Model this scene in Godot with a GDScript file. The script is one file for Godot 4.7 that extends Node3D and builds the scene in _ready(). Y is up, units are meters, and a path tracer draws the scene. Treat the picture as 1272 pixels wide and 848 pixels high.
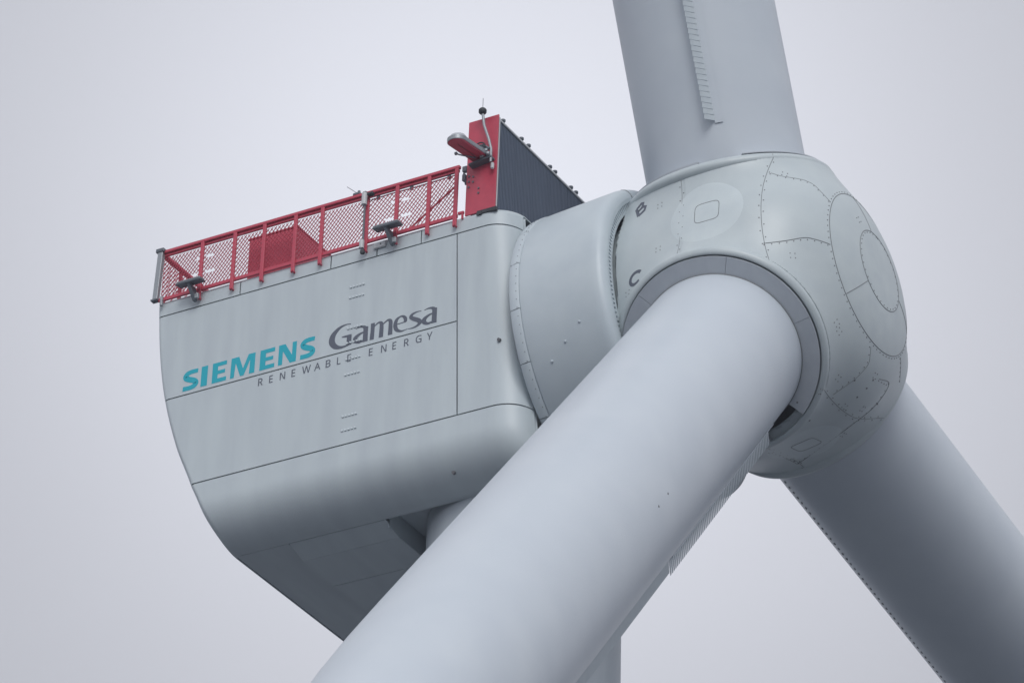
extends Node3D
# An offshore wind turbine's nacelle and hub, seen from far below through a long lens.
# x runs along the nacelle towards the rotor, y is up, z points to the near side. The hub centre stands HUB above the ground.

const HUB := Vector3(0, 66, 0)
const TILT := 0.0928          # rotor axis tilted up
const AZ := 0.2917            # rotor standing angle
const CONE := 0.0306
const RB := 2.25              # blade root radius
const RIM := 3.63             # distance of the blade openings from the hub centre

var mats := {}
var taken := {}
var rng := RandomNumberGenerator.new()

# ---------------------------------------------------------------- mesh builder
class MB:
	var v := PackedVector3Array()
	var n := PackedVector3Array()
	var t := PackedInt32Array()

	func tri(a: Vector3, b: Vector3, c: Vector3) -> void:
		var nn := (b - a).cross(c - a).normalized()
		var k := v.size()
		v.append(a); v.append(b); v.append(c)
		n.append(nn); n.append(nn); n.append(nn)
		t.append(k); t.append(k + 2); t.append(k + 1)

	func quad(a: Vector3, b: Vector3, c: Vector3, d: Vector3) -> void:
		var nn := (c - a).cross(d - b).normalized()
		var k := v.size()
		v.append(a); v.append(b); v.append(c); v.append(d)
		for i in 4: n.append(nn)
		t.append(k); t.append(k + 2); t.append(k + 1)
		t.append(k); t.append(k + 3); t.append(k + 2)

	# P[i][j]; outward side is (d/di) x (d/dj) times side
	func grid(P: Array, side := 1.0, wrap_i := false, wrap_j := false) -> void:
		var N := normals(P, side, wrap_i, wrap_j)
		var base := v.size()
		var ni := P.size(); var nj: int = P[0].size()
		for i in ni:
			v.append_array(P[i]); n.append_array(N[i])
		for i in (ni if wrap_i else ni - 1):
			for j in (nj if wrap_j else nj - 1):
				var a := base + i * nj + j
				var b := base + ((i + 1) % ni) * nj + j
				var c := base + ((i + 1) % ni) * nj + (j + 1) % nj
				var d := base + i * nj + (j + 1) % nj
				if side > 0:
					t.append_array(PackedInt32Array([a, c, b, a, d, c]))
				else:
					t.append_array(PackedInt32Array([a, b, c, a, c, d]))

	static func normals(P: Array, side: float, wrap_i: bool, wrap_j: bool) -> Array:
		var ni := P.size(); var nj: int = P[0].size()
		var out := []
		for i in ni:
			var row := PackedVector3Array()
			var i0: int = (i - 1 + ni) % ni if wrap_i else max(i - 1, 0)
			var i1: int = (i + 1) % ni if wrap_i else min(i + 1, ni - 1)
			for j in nj:
				var j0: int = (j - 1 + nj) % nj if wrap_j else max(j - 1, 0)
				var j1: int = (j + 1) % nj if wrap_j else min(j + 1, nj - 1)
				var q: Vector3 = (P[i1][j] - P[i0][j]).cross(P[i][j1] - P[i][j0])
				row.append(q.normalized() * side)
			out.append(row)
		return out

	# a sheet of real thickness whose outer face is P
	func slab(P: Array, th: float, side := 1.0) -> void:
		var N := normals(P, side, false, false)
		var Q := []
		var ni := P.size(); var nj: int = P[0].size()
		for i in ni:
			var r := PackedVector3Array()
			for j in nj: r.append(P[i][j] - N[i][j] * th)
			Q.append(r)
		grid(P, side)
		grid(Q, -side)
		for i in ni - 1:
			rim(P[i][0], P[i + 1][0], Q[i + 1][0], Q[i][0], side)
			rim(P[i + 1][nj - 1], P[i][nj - 1], Q[i][nj - 1], Q[i + 1][nj - 1], side)
		for j in nj - 1:
			rim(P[0][j + 1], P[0][j], Q[0][j], Q[0][j + 1], side)
			rim(P[ni - 1][j], P[ni - 1][j + 1], Q[ni - 1][j + 1], Q[ni - 1][j], side)

	func rim(a: Vector3, b: Vector3, c: Vector3, d: Vector3, side: float) -> void:
		if side > 0: quad(a, d, c, b)
		else: quad(a, b, c, d)

	func box(at: Vector3, size: Vector3, basis := Basis(), bevel := 0.0) -> void:
		var h := size * 0.5
		if bevel <= 0.0:
			var p := []
			for k in 8:
				p.append(at + basis * Vector3(h.x * (1 if k & 1 else -1), h.y * (1 if k & 2 else -1), h.z * (1 if k & 4 else -1)))
			quad(p[1], p[3], p[7], p[5]); quad(p[0], p[4], p[6], p[2])
			quad(p[2], p[6], p[7], p[3]); quad(p[0], p[1], p[5], p[4])
			quad(p[4], p[5], p[7], p[6]); quad(p[0], p[2], p[3], p[1])
			return
		var g := Vector3(h.x - bevel, h.y - bevel, h.z - bevel)
		var f := func(x: float, y: float, z: float) -> Vector3: return at + basis * Vector3(x, y, z)
		for s in [-1.0, 1.0]:
			_face(f.call(s * h.x, -g.y, -g.z), f.call(s * h.x, g.y, -g.z), f.call(s * h.x, g.y, g.z), f.call(s * h.x, -g.y, g.z), at)
			_face(f.call(-g.x, s * h.y, -g.z), f.call(g.x, s * h.y, -g.z), f.call(g.x, s * h.y, g.z), f.call(-g.x, s * h.y, g.z), at)
			_face(f.call(-g.x, -g.y, s * h.z), f.call(g.x, -g.y, s * h.z), f.call(g.x, g.y, s * h.z), f.call(-g.x, g.y, s * h.z), at)
			for r in [-1.0, 1.0]:
				_face(f.call(s * h.x, r * g.y, -g.z), f.call(s * h.x, r * g.y, g.z), f.call(s * g.x, r * h.y, g.z), f.call(s * g.x, r * h.y, -g.z), at)
				_face(f.call(s * h.x, -g.y, r * g.z), f.call(s * h.x, g.y, r * g.z), f.call(s * g.x, g.y, r * h.z), f.call(s * g.x, -g.y, r * h.z), at)
				_face(f.call(-g.x, s * h.y, r * g.z), f.call(g.x, s * h.y, r * g.z), f.call(g.x, s * g.y, r * h.z), f.call(-g.x, s * g.y, r * h.z), at)
				for q in [-1.0, 1.0]:
					var a: Vector3 = f.call(s * h.x, r * g.y, q * g.z)
					var b: Vector3 = f.call(s * g.x, r * h.y, q * g.z)
					var c: Vector3 = f.call(s * g.x, r * g.y, q * h.z)
					if (b - a).cross(c - a).dot(a - at) > 0: tri(a, b, c)
					else: tri(a, c, b)

	func _face(a: Vector3, b: Vector3, c: Vector3, d: Vector3, inside: Vector3) -> void:
		if (c - a).cross(d - b).dot((a + c) * 0.5 - inside) > 0: quad(a, b, c, d)
		else: quad(a, d, c, b)

	func tube(p: Array, r: float, sides := 8, caps := true) -> void:
		var rows := []
		var up := Vector3.UP
		for i in p.size():
			var d: Vector3 = (p[min(i + 1, p.size() - 1)] - p[max(i - 1, 0)]).normalized()
			if absf(d.dot(up)) > 0.95: up = Vector3(0.9, 0.1, 0.4).normalized()
			var e := d.cross(up).normalized()
			var f := e.cross(d)
			var row := PackedVector3Array()
			for k in sides:
				var a := TAU * k / sides
				row.append(p[i] + r * (cos(a) * e + sin(a) * f))
			rows.append(row)
		grid(rows, -1.0, false, true)
		if caps:
			for k in sides:
				var l := rows.size() - 1
				tri(p[0], rows[0][k], rows[0][(k + 1) % sides])
				tri(p[l], rows[l][(k + 1) % sides], rows[l][k])

	# profile of Vector2(along, radius) turned about axis a through o
	func lathe(prof: Array, o: Vector3, a: Vector3, sides := 48, from := 0.0, to := TAU, hard := false) -> void:
		var e := a.cross(Vector3(0.31, 0.22, 0.92)).normalized()
		if absf(a.dot(Vector3.RIGHT)) > 0.9: e = Vector3.UP
		elif absf(a.dot(Vector3.UP)) > 0.9: e = Vector3.RIGHT
		e = (e - a * e.dot(a)).normalized()
		var f := a.cross(e)
		var whole := to - from >= TAU - 0.0001
		var cnt := sides if whole else sides + 1
		var rows := []
		for q in prof:
			var row := PackedVector3Array()
			for k in cnt:
				var w: float = from + (to - from) * k / sides
				row.append(o + a * q.x + q.y * (cos(w) * e + sin(w) * f))
			rows.append(row)
		if not hard:
			grid(rows, -1.0, false, whole)
		else:
			for i in rows.size() - 1: grid([rows[i], rows[i + 1]], -1.0, false, whole)

	func mesh(m: Material) -> ArrayMesh:
		var a := []
		a.resize(Mesh.ARRAY_MAX)
		a[Mesh.ARRAY_VERTEX] = v; a[Mesh.ARRAY_NORMAL] = n; a[Mesh.ARRAY_INDEX] = t
		var o := ArrayMesh.new()
		o.add_surface_from_arrays(Mesh.PRIMITIVE_TRIANGLES, a)
		o.surface_set_material(0, m)
		return o

# ---------------------------------------------------------------- scene helpers
func numbered(called: String) -> String:
	taken[called] = taken.get(called, 0) + 1
	return called if taken[called] == 1 else "%s_%03d" % [called, taken[called] - 1]

func thing(called: String, label: String, category: String, xf: Transform3D, group := "") -> Node3D:
	var o := Node3D.new()
	o.name = numbered(called)
	add_child(o)
	o.transform = xf
	o.set_meta("label", label); o.set_meta("category", category)
	if group: o.set_meta("group", group)
	return o

func part(called: String, b: MB, m: Material, parent: Node3D, label := "") -> MeshInstance3D:
	return put(called, b.mesh(m), parent, label)

func put(called: String, mesh: Mesh, parent: Node3D, label := "") -> MeshInstance3D:
	var o := MeshInstance3D.new()
	o.name = called
	o.mesh = mesh
	parent.add_child(o, true)
	if label: o.set_meta("label", label)
	return o

func at_hub(off := Vector3.ZERO) -> Transform3D:
	return Transform3D(Basis(), HUB + off)

func rotor_xf() -> Transform3D:
	return Transform3D(Basis(Vector3(0, 0, 1), TILT), HUB)

func blade_dir(k: int) -> Vector3:
	var a := AZ + k * TAU / 3.0
	return Vector3(sin(CONE), cos(CONE) * cos(a), cos(CONE) * sin(a))

# ---------------------------------------------------------------- materials
func lin(r: float, g: float, b: float) -> Color:
	return Color(r, g, b).linear_to_srgb()

func noise_tex(seed_: int, freq: float, lo: Color, hi: Color, size := 512, octaves := 5, squash := Vector2.ONE) -> ImageTexture:
	var f := FastNoiseLite.new()
	f.seed = seed_; f.frequency = freq; f.fractal_octaves = octaves
	f.noise_type = FastNoiseLite.TYPE_SIMPLEX_SMOOTH
	var img := Image.create(size, size, false, Image.FORMAT_RGB8)
	for y in size:
		for x in size:
			# tileable: four-way blend
			var u := float(x) / size; var w := float(y) / size
			var sx := x * squash.x; var sy := y * squash.y
			var a := f.get_noise_2d(sx, sy) * (1 - u) * (1 - w) + f.get_noise_2d(sx - size * squash.x, sy) * u * (1 - w) + f.get_noise_2d(sx, sy - size * squash.y) * (1 - u) * w + f.get_noise_2d(sx - size * squash.x, sy - size * squash.y) * u * w
			img.set_pixel(x, y, lo.lerp(hi, clampf(0.5 + a * 1.1, 0, 1)))
	img.generate_mipmaps()
	return ImageTexture.create_from_image(img)

func paint(c: Color, rough := 0.45, tex: Texture2D = null, scale := 0.25) -> StandardMaterial3D:
	var m := StandardMaterial3D.new()
	m.albedo_color = c
	m.roughness = rough
	if tex:
		m.albedo_texture = tex
		m.uv1_triplanar = true
		m.uv1_world_triplanar = true
		m.uv1_scale = Vector3.ONE * scale
	return m

func make_materials() -> void:
	var mottled := noise_tex(3, 0.012, Color(0.955, 0.96, 0.97), Color(1, 1, 1))
	var streaked := noise_tex(9, 0.02, Color(0.945, 0.945, 0.955), Color(1, 1, 1), 512, 5, Vector2(1.0, 0.12))
	mats.panel = paint(lin(0.565, 0.63, 0.65), 0.42, streaked, 0.12)
	mats.hub = paint(lin(0.545, 0.605, 0.615), 0.36, mottled, 0.2)
	mats.hub_disc_lit = paint(lin(0.60, 0.665, 0.675), 0.4, mottled, 0.2)  # paler hub paint stands for light on a flat facet
	mats.generator = paint(lin(0.57, 0.635, 0.665), 0.4, mottled, 0.15)
	mats.blade = paint(lin(0.595, 0.645, 0.69), 0.34, noise_tex(31, 0.012, Color(0.962, 0.966, 0.974), Color(1, 1, 1)), 0.09)
	mats.seal = paint(lin(0.55, 0.585, 0.62), 0.6, mottled, 0.4)
	mats.flap = paint(lin(0.57, 0.63, 0.655), 0.5, mottled, 0.5)
	mats.tower = paint(lin(0.56, 0.615, 0.645), 0.42, streaked, 0.1)
	mats.dark = paint(lin(0.035, 0.04, 0.045), 0.6)
	mats.sealant_groove_shade = paint(lin(0.20, 0.215, 0.225), 0.7)  # sealant beads; on hub seams, groove shade put into the colour
	mats.bolt = paint(lin(0.14, 0.14, 0.15), 0.5)
	mats.red = paint(lin(0.56, 0.06, 0.10), 0.4, mottled, 0.5)
	mats.cooler = paint(lin(0.115, 0.145, 0.20), 0.6, mottled, 0.3)
	mats.steel = paint(lin(0.33, 0.35, 0.37), 0.4)
	mats.steel.metallic = 0.4
	mats.device = paint(lin(0.55, 0.56, 0.57), 0.4)
	mats.bracket = paint(lin(0.12, 0.138, 0.16), 0.5)
	mats.teal = paint(lin(0.0, 0.40, 0.50), 0.5)
	mats.letter = paint(lin(0.095, 0.11, 0.145), 0.5)
	mats.ground = paint(lin(0.13, 0.14, 0.16), 0.95, noise_tex(21, 0.02, Color(0.8, 0.8, 0.78), Color(1, 1, 1), 256), 0.01)
	var lens := paint(lin(0.5, 0.52, 0.55), 0.12)
	mats.lens = lens

# ---------------------------------------------------------------- sky, light, camera
func make_view() -> void:
	var cam := Camera3D.new()
	cam.name = "camera"
	add_child(cam)
	cam.transform = Transform3D(Basis(Vector3(0.8649648, 0.0341139, -0.5006718), Vector3(0.2312320, 0.8583707, 0.4579645), Vector3(0.4453849, -0.5118945, 0.7345722)), HUB + Vector3(48.512486, -63.418223, 92.802508))
	cam.fov = 8.8177
	cam.near = 1.0
	cam.far = 6000.0
	cam.current = true

	var img := Image.create(1024, 512, false, Image.FORMAT_RGBF)
	var f := FastNoiseLite.new()
	f.seed = 5; f.frequency = 1.6; f.fractal_octaves = 4
	var thin := Vector3(-0.447, 0.530, -0.722).normalized()      # centre of a bright sky patch imitating lens vignetting
	var away := Vector3(-0.445, 0.512, -0.735)                       # the overcast is brighter on the sun's side, behind the viewer
	for y in 512:
		var el := PI * 0.5 - (y + 0.5) / 512.0 * PI
		for x in 1024:
			var a := (x + 0.5) / 1024.0 * TAU
			var d := Vector3(sin(a) * cos(el), sin(el), -cos(a) * cos(el))
			var l := 0.80 + 0.14 * maxf(d.y, 0.0)
			var g := acos(clampf(d.dot(thin), -1, 1))
			l *= 0.52 * (1.0 + 1.1 * (0.5 - 0.5 * d.dot(away))) + 0.46 * exp(-g * g / 0.014)
			l *= 1.0 + 0.05 * f.get_noise_3dv(d * 2.0)
			var c := Color(0.952, 0.975, 1.07) * l
			if d.y < 0.0: c = Color(0.952, 0.975, 1.07) * 0.42
			img.set_pixel(x, y, c)
	var pm := PanoramaSkyMaterial.new()
	pm.panorama = ImageTexture.create_from_image(img)
	var sky := Sky.new()
	sky.sky_material = pm
	var env := Environment.new()
	env.background_mode = Environment.BG_SKY
	env.sky = sky
	env.background_energy_multiplier = 1.0
	env.ambient_light_source = Environment.AMBIENT_SOURCE_SKY
	env.tonemap_mode = Environment.TONE_MAPPER_LINEAR
	env.tonemap_exposure = 1.06
	env.fog_enabled = true
	env.fog_density = 0.0004
	env.fog_light_color = Color(0.86, 0.89, 0.95)
	env.sdfgi_enabled = true
	env.ssao_enabled = true
	env.ssil_enabled = true
	var we := WorldEnvironment.new()
	we.name = "environment"
	we.environment = env
	add_child(we)

	var sun := DirectionalLight3D.new()
	sun.name = "sun"
	sun.light_energy = 0.40
	sun.light_angular_distance = 30.0
	sun.light_color = Color(1.0, 0.995, 0.985)
	sun.shadow_enabled = true
	add_child(sun)
	sun.look_at_from_position(Vector3.ZERO, -Vector3(0.45, 0.60, 0.66).normalized(), Vector3.UP)

# ---------------------------------------------------------------- nacelle
const NZ := 4.0               # half width
const TOPY := 3.05
const FIL := 1.3
const BOTY := -5.3
const FAR := 1.16             # the far half is a little wider

func rear_x(y: float) -> float:
	var p := [Vector2(3.1, -17.42), Vector2(2.5, -17.38), Vector2(1.0, -17.2), Vector2(-0.4, -16.9), Vector2(-2.0, -16.38), Vector2(-3.5, -15.72), Vector2(-4.4, -15.28), Vector2(-5.35, -14.9)]
	for i in p.size() - 1:
		if y >= p[i + 1].x:
			var a: Vector2 = p[max(i - 1, 0)]; var b: Vector2 = p[i]; var c: Vector2 = p[i + 1]; var d: Vector2 = p[min(i + 2, p.size() - 1)]
			return b.cubic_interpolate(c, a, d, clampf((y - b.x) / (c.x - b.x), 0, 1)).y
	return -14.9

func skin(x: float, y: float, z: float, side: float) -> Vector3:
	# rounds the plan at the front and at the rear corner, and leans the front edge with the generator
	var inset := 0.0
	if x > -6.15:
		var d := minf((x + 6.15) / 0.85, 0.985)
		inset = 0.85 * (1.0 - sqrt(1.0 - d * d))
	var dx := x - rear_x(y)
	if dx < 0.14:
		var e := 1.0 - clampf(dx / 0.14, 0, 1)
		inset = 0.14 * (1.0 - sqrt(1.0 - e * e))
	var lean := smoothstep(-9.0, -5.3, x) * -0.093 * y
	return Vector3(x + lean, y, side * z * (NZ - inset) / NZ * (1.0 if side > 0 else FAR))

func section(y0: float, y1: float, z_end := 0.0) -> Array:
	# outline points (y, z) running down from y0 to y1, over the roof edge, wall and lower round
	var out := []
	if y0 >= TOPY:
		out.append(Vector2(TOPY, 3.2)); out.append(Vector2(TOPY, NZ - 0.16))
		for k in range(1, 6):
			var a := PI * 0.5 * k / 6.0
			out.append(Vector2(TOPY - 0.16 + 0.16 * cos(a), NZ - 0.16 + 0.16 * sin(a)))
	var ys := maxf(y1, -4.0)
	var yt := minf(y0, TOPY - 0.16)
	var cnt: int = max(2, int(ceil((yt - ys) / 0.25)) + 1)
	for k in cnt: out.append(Vector2(lerpf(yt, ys, float(k) / (cnt - 1)), NZ))
	if y1 <= BOTY:
		for k in range(1, 17):
			var a := PI * 0.5 * k / 16.0
			out.append(Vector2(-4.0 - FIL * sin(a), NZ - FIL + FIL * cos(a)))
		if z_end > 0.0: out.append(Vector2(BOTY, z_end))
	return out

func xs(from_rear: bool, x0: float, x1: float, y: float) -> PackedFloat32Array:
	var o := PackedFloat32Array()
	var s := x0
	if from_rear:
		s = rear_x(y)
		for d in [0.0, 0.012, 0.035, 0.075]: o.append(s + d)
		s += 0.14
	var front := x1 > -5.6
	var e := -6.15 if front else x1
	if s < e:
		var cnt := 14
		for k in cnt: o.append(lerpf(s, e, float(k) / (cnt - 1)))
	else: o.append(s)
	if front:
		var st := maxf(s, -6.15)
		for k in range(1, 11):
			o.append(lerpf(st, x1, sin(PI * 0.5 * k / 10.0)))
	return o

func skin_panel(y0: float, y1: float, from_rear: bool, x0: float, x1: float, side: float, th := 0.03, z_end := 0.0) -> MB:
	var sec := section(y0, y1, z_end)
	var rows := []
	for q in sec:
		var row := PackedVector3Array()
		for x in xs(from_rear, x0, x1, q.x): row.append(skin(x, q.x, q.y, side))
		rows.append(row)
	var b := MB.new()
	b.slab(rows, th, side)
	return b

func make_nacelle() -> void:
	var t := thing("nacelle", "pale grey box-shaped nacelle with teal and dark grey company lettering on its side", "nacelle", at_hub())
	var g := 0.02
	for side in [1.0, -1.0]:
		# roof edge band in six lengths
		var cuts := [-17.42, -14.53, -11.45, -9.91, -8.43, -5.3]
		for i in 5:
			part("roof_edge_panel", skin_panel(TOPY, 2.5 + g, i == 0, cuts[i] + g, cuts[i + 1] - (g if i < 4 else 0.0), side), mats.panel, t)
		part("side_panel", skin_panel(2.5 - g, -0.39 + g, true, 0, -7.15 - g, side), mats.panel, t)
		part("side_panel", skin_panel(-0.39 - g, -3.42 + g, true, 0, -7.15 - g, side), mats.panel, t)
		part("side_panel", skin_panel(2.5 - g, -3.42 + g, false, -7.15 + g, -5.3, side), mats.panel, t)
		part("lower_panel", skin_panel(-3.42 - g, BOTY, true, 0, -5.3, side), mats.panel, t)
	# rear face
	var rows := []
	var ys := []
	for k in 25: ys.append(lerpf(TOPY, -4.0, k / 24.0))
	for k in range(1, 15): ys.append(-4.0 - FIL * sin(PI * 0.5 * k / 14.0))
	for y in ys:
		var w := NZ - 0.14
		if y < -4.0: w = NZ - FIL + sqrt(maxf(FIL * FIL - (y + 4.0) * (y + 4.0), 0.0)) - 0.14
		var row := PackedVector3Array()
		for k in 5: row.append(Vector3(rear_x(y), y, lerpf(-w * FAR, w, k / 4.0)))
		rows.append(row)
	var b := MB.new()
	b.slab(rows, 0.03, -1.0)
	part("rear_panel", b, mats.panel, t)
	# roof deck
	b = MB.new()
	b.box(Vector3(-11.6, 3.0, 0), Vector3(11.4, 0.08, 6.35))
	part("roof_deck", b, mats.panel, t)
	# underside: flat tail, then a pod that hangs a little lower and ends in front of the tower
	b = MB.new()
	b.box(Vector3(-14.02, -5.272, -0.21), Vector3(1.72, 0.05, 5.78))
	part("bottom_panel", b, mats.panel, t)
	var x0 := -13.13; var x1 := -9.98
	for s in [1.0, -1.0]:
		b = MB.new()
		var zo: float = 2.68 if s > 0 else 3.1
		b.slab([PackedVector3Array([Vector3(x0, -5.3, s * zo), Vector3(x1, -5.3, s * zo)]), PackedVector3Array([Vector3(x0, -5.50, s * 1.95), Vector3(x1, -5.50, s * 1.95)])], 0.04, s)
		part("bottom_bevel", b, mats.panel, t)
	for s in [[0.3, 1.94], [-1.94, 0.28]]:
		b = MB.new()
		b.box(Vector3((x0 + x1) * 0.5, -5.48, (s[0] + s[1]) * 0.5), Vector3(x1 - x0, 0.04, s[1] - s[0]))
		part("bottom_panel", b, mats.panel, t)
	b = MB.new()
	b.box(Vector3(x1 - 0.03, -5.13, -0.2), Vector3(0.04, 0.62, 5.3))
	part("bottom_end_panel", b, mats.panel, t)
	b = MB.new()
	b.box(Vector3(-7.6, -4.84, -0.2), Vector3(4.7, 0.04, 5.6))
	part("recess_liner", b, mats.panel, t)
	# structure behind the joints
	b = MB.new()
	for side in [1.0, -1.0]:
		rows = []
		for q in section(TOPY, BOTY):
			var row := PackedVector3Array()
			for x in xs(true, 0, -5.3, q.x):
				var p := skin(x, q.x, q.y, side)
				var in_z := 0.16
				row.append(Vector3(maxf(p.x, rear_x(q.x) + 0.06), minf(p.y, TOPY - 0.06) if q.x > -4.0 else maxf(p.y + 0.05, -4.75), p.z - side * in_z))
			rows.append(row)
		b.grid(rows, side)
	b.box(Vector3(-10.4, -4.78, 0), Vector3(9.0, 0.04, 6.4))
	part("inner_frame", b, mats.panel, t)
	make_lettering(t)
	make_vents(t)
	# small drain and bolt heads on the side
	for p in [[-7.25, -4.95, 3.62], [-5.75, -1.35, 4.0]]:
		b = MB.new()
		b.tube([Vector3(p[0], p[1], p[2] - 0.05), Vector3(p[0], p[1] - 0.02, p[2] + 0.03)], 0.05, 10)
		part("drain_plug", b, mats.bolt, t)

# ---- lettering: strokes laid on the wall, in metres from a lower left corner
func ribbon(b: MB, pts: Array, o: Vector2, sc: Vector2, z: float, smooth := true) -> void:
	# pts: Vector3(x, y, width); calligraphic stroke
	var q := []
	if smooth and pts.size() > 2:
		for i in pts.size() - 1:
			for k in 6:
				q.append(pts[i].cubic_interpolate(pts[i + 1], pts[max(i - 1, 0)], pts[min(i + 2, pts.size() - 1)], k / 6.0))
		q.append(pts[pts.size() - 1])
	else: q = pts
	var a := PackedVector3Array(); var c := PackedVector3Array()
	for i in q.size():
		var d := Vector2(q[min(i + 1, q.size() - 1)].x - q[max(i - 1, 0)].x, q[min(i + 1, q.size() - 1)].y - q[max(i - 1, 0)].y).normalized()
		var m: Vector2 = Vector2(-d.y, d.x) * q[i].z * 0.5
		a.append(Vector3(o.x + (q[i].x + m.x) * sc.x, o.y + (q[i].y + m.y) * sc.y, z))
		c.append(Vector3(o.x + (q[i].x - m.x) * sc.x, o.y + (q[i].y - m.y) * sc.y, z))
	b.slab([a, c], 0.004, 1.0)

func poly(b: MB, pts: Array, o: Vector2, sc: Vector2, z: float) -> void:
	var p2 := PackedVector2Array()
	for p in pts: p2.append(Vector2(o.x + p[0] * sc.x, o.y + p[1] * sc.y))
	var idx := Geometry2D.triangulate_polygon(p2)
	for k in range(0, idx.size(), 3):
		var a := p2[idx[k]]; var c := p2[idx[k + 1]]; var d := p2[idx[k + 2]]
		if (c - a).cross(d - a) < 0:
			var e := c; c = d; d = e
		b.tri(Vector3(a.x, a.y, z), Vector3(c.x, c.y, z), Vector3(d.x, d.y, z))
	for k in p2.size():
		var a := p2[k]; var c := p2[(k + 1) % p2.size()]
		b.quad(Vector3(a.x, a.y, z), Vector3(a.x, a.y, z - 0.004), Vector3(c.x, c.y, z - 0.004), Vector3(c.x, c.y, z))

func make_lettering(t: Node3D) -> void:
	var z := NZ + 0.005
	# word one: heavy upright capitals, cap height 1 unit
	var h := 0.66
	var o := Vector2(-16.28, -0.265)
	var u := 0.00398        # metres per measured unit
	var S := [Vector3(0.02, 0.115, 0.23), Vector3(0.22, 0.105, 0.22), Vector3(0.42, 0.11, 0.23), Vector3(0.60, 0.17, 0.25), Vector3(0.665, 0.30, 0.25), Vector3(0.56, 0.42, 0.26), Vector3(0.34, 0.52, 0.27), Vector3(0.165, 0.62, 0.26), Vector3(0.125, 0.73, 0.25), Vector3(0.22, 0.845, 0.24), Vector3(0.40, 0.892, 0.22), Vector3(0.58, 0.895, 0.21), Vector3(0.73, 0.885, 0.20)]
	var E := [[0, 0], [0.76, 0], [0.76, 0.2], [0.29, 0.2], [0.29, 0.41], [0.68, 0.41], [0.68, 0.59], [0.29, 0.59], [0.29, 0.8], [0.75, 0.8], [0.75, 1], [0, 1]]
	var M := [[0, 0], [0.2, 0], [0.25, 0.68], [0.27, 0.68], [0.53, 0.0], [0.72, 0.0], [1.0, 0.68], [1.02, 0.68], [1.0, 0], [1.28, 0], [1.28, 1], [0.92, 1], [0.67, 0.38], [0.65, 0.38], [0.42, 1], [0.02, 1]]
	var N := [[0, 0], [0.21, 0], [0.21, 0.64], [0.23, 0.64], [0.60, 0], [0.90, 0], [0.90, 1], [0.69, 1], [0.69, 0.40], [0.67, 0.40], [0.32, 1], [0, 1]]
	var I := [[0, 0], [0.29, 0], [0.29, 1], [0, 1]]
	var spots := [["S", 65, 0.77], ["I", 222, 0.29], ["E", 318, 0.76], ["M", 475, 1.28], ["E", 725, 0.76], ["N", 882, 0.90], ["S", 1065, 0.77]]
	var ends := [198, 276, 440, 682, 850, 1032, 1190]
	for i in spots.size():
		var s: Array = spots[i]
		var b := MB.new()
		var w: float = (ends[i] - s[1]) * u
		var oo := Vector2(o.x + (s[1] - 65) * u, o.y)
		var sc := Vector2(w / s[2], h)
		match s[0]:
			"S": ribbon(b, S, oo, sc, z)
			"I": poly(b, I, oo, sc, z)
			"E": poly(b, E, oo, sc, z)
			"M": poly(b, M, oo, sc, z)
			"N": poly(b, N, oo, sc, z)
		part("letter", b, mats.teal, t)
	# word two: dark grey, thick-and-thin strokes; 1 unit is the x-height
	var xh := 0.535
	o = Vector2(-11.34, -0.245)
	var G := [[Vector3(1.02, 1.33, 0.05), Vector3(0.80, 1.37, 0.07), Vector3(0.50, 1.26, 0.16), Vector3(0.24, 0.92, 0.25), Vector3(0.20, 0.50, 0.27), Vector3(0.38, 0.16, 0.24), Vector3(0.66, 0.04, 0.15), Vector3(0.92, 0.07, 0.10), Vector3(1.04, 0.12, 0.10)],
		[Vector3(0.98, 0.06, 0.21), Vector3(0.98, 0.34, 0.21), Vector3(0.98, 0.62, 0.21)], [Vector3(0.64, 0.66, 0.04), Vector3(0.82, 0.64, 0.12), Vector3(1.08, 0.62, 0.14)]]
	var A_ := [[Vector3(0.12, 0.93, 0.03), Vector3(0.30, 0.98, 0.08), Vector3(0.48, 0.94, 0.14), Vector3(0.575, 0.82, 0.19)],
		[Vector3(0.58, 0.90, 0.21), Vector3(0.58, 0.45, 0.21), Vector3(0.58, 0.0, 0.22)],
		[Vector3(0.55, 0.62, 0.06), Vector3(0.34, 0.56, 0.12), Vector3(0.15, 0.40, 0.19), Vector3(0.14, 0.20, 0.19), Vector3(0.30, 0.06, 0.14), Vector3(0.52, 0.10, 0.09)]]
	var M_ := [[Vector3(0.12, 1.0, 0.20), Vector3(0.12, 0.5, 0.20), Vector3(0.10, 0.0, 0.22)],
		[Vector3(0.20, 0.78, 0.05), Vector3(0.42, 0.94, 0.10), Vector3(0.555, 0.86, 0.18), Vector3(0.58, 0.6, 0.20), Vector3(0.57, 0.0, 0.22)],
		[Vector3(0.66, 0.78, 0.05), Vector3(0.88, 0.94, 0.10), Vector3(1.015, 0.86, 0.18), Vector3(1.04, 0.6, 0.20), Vector3(1.04, 0.0, 0.22)]]
	var E_ := [[Vector3(0.16, 0.52, 0.04), Vector3(0.42, 0.53, 0.06), Vector3(0.70, 0.55, 0.07)],
		[Vector3(0.66, 0.55, 0.16), Vector3(0.64, 0.76, 0.18), Vector3(0.52, 0.92, 0.12), Vector3(0.36, 0.94, 0.09), Vector3(0.18, 0.80, 0.17), Vector3(0.12, 0.50, 0.21), Vector3(0.20, 0.20, 0.19), Vector3(0.42, 0.045, 0.11), Vector3(0.62, 0.04, 0.06), Vector3(0.78, 0.07, 0.03)]]
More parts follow.
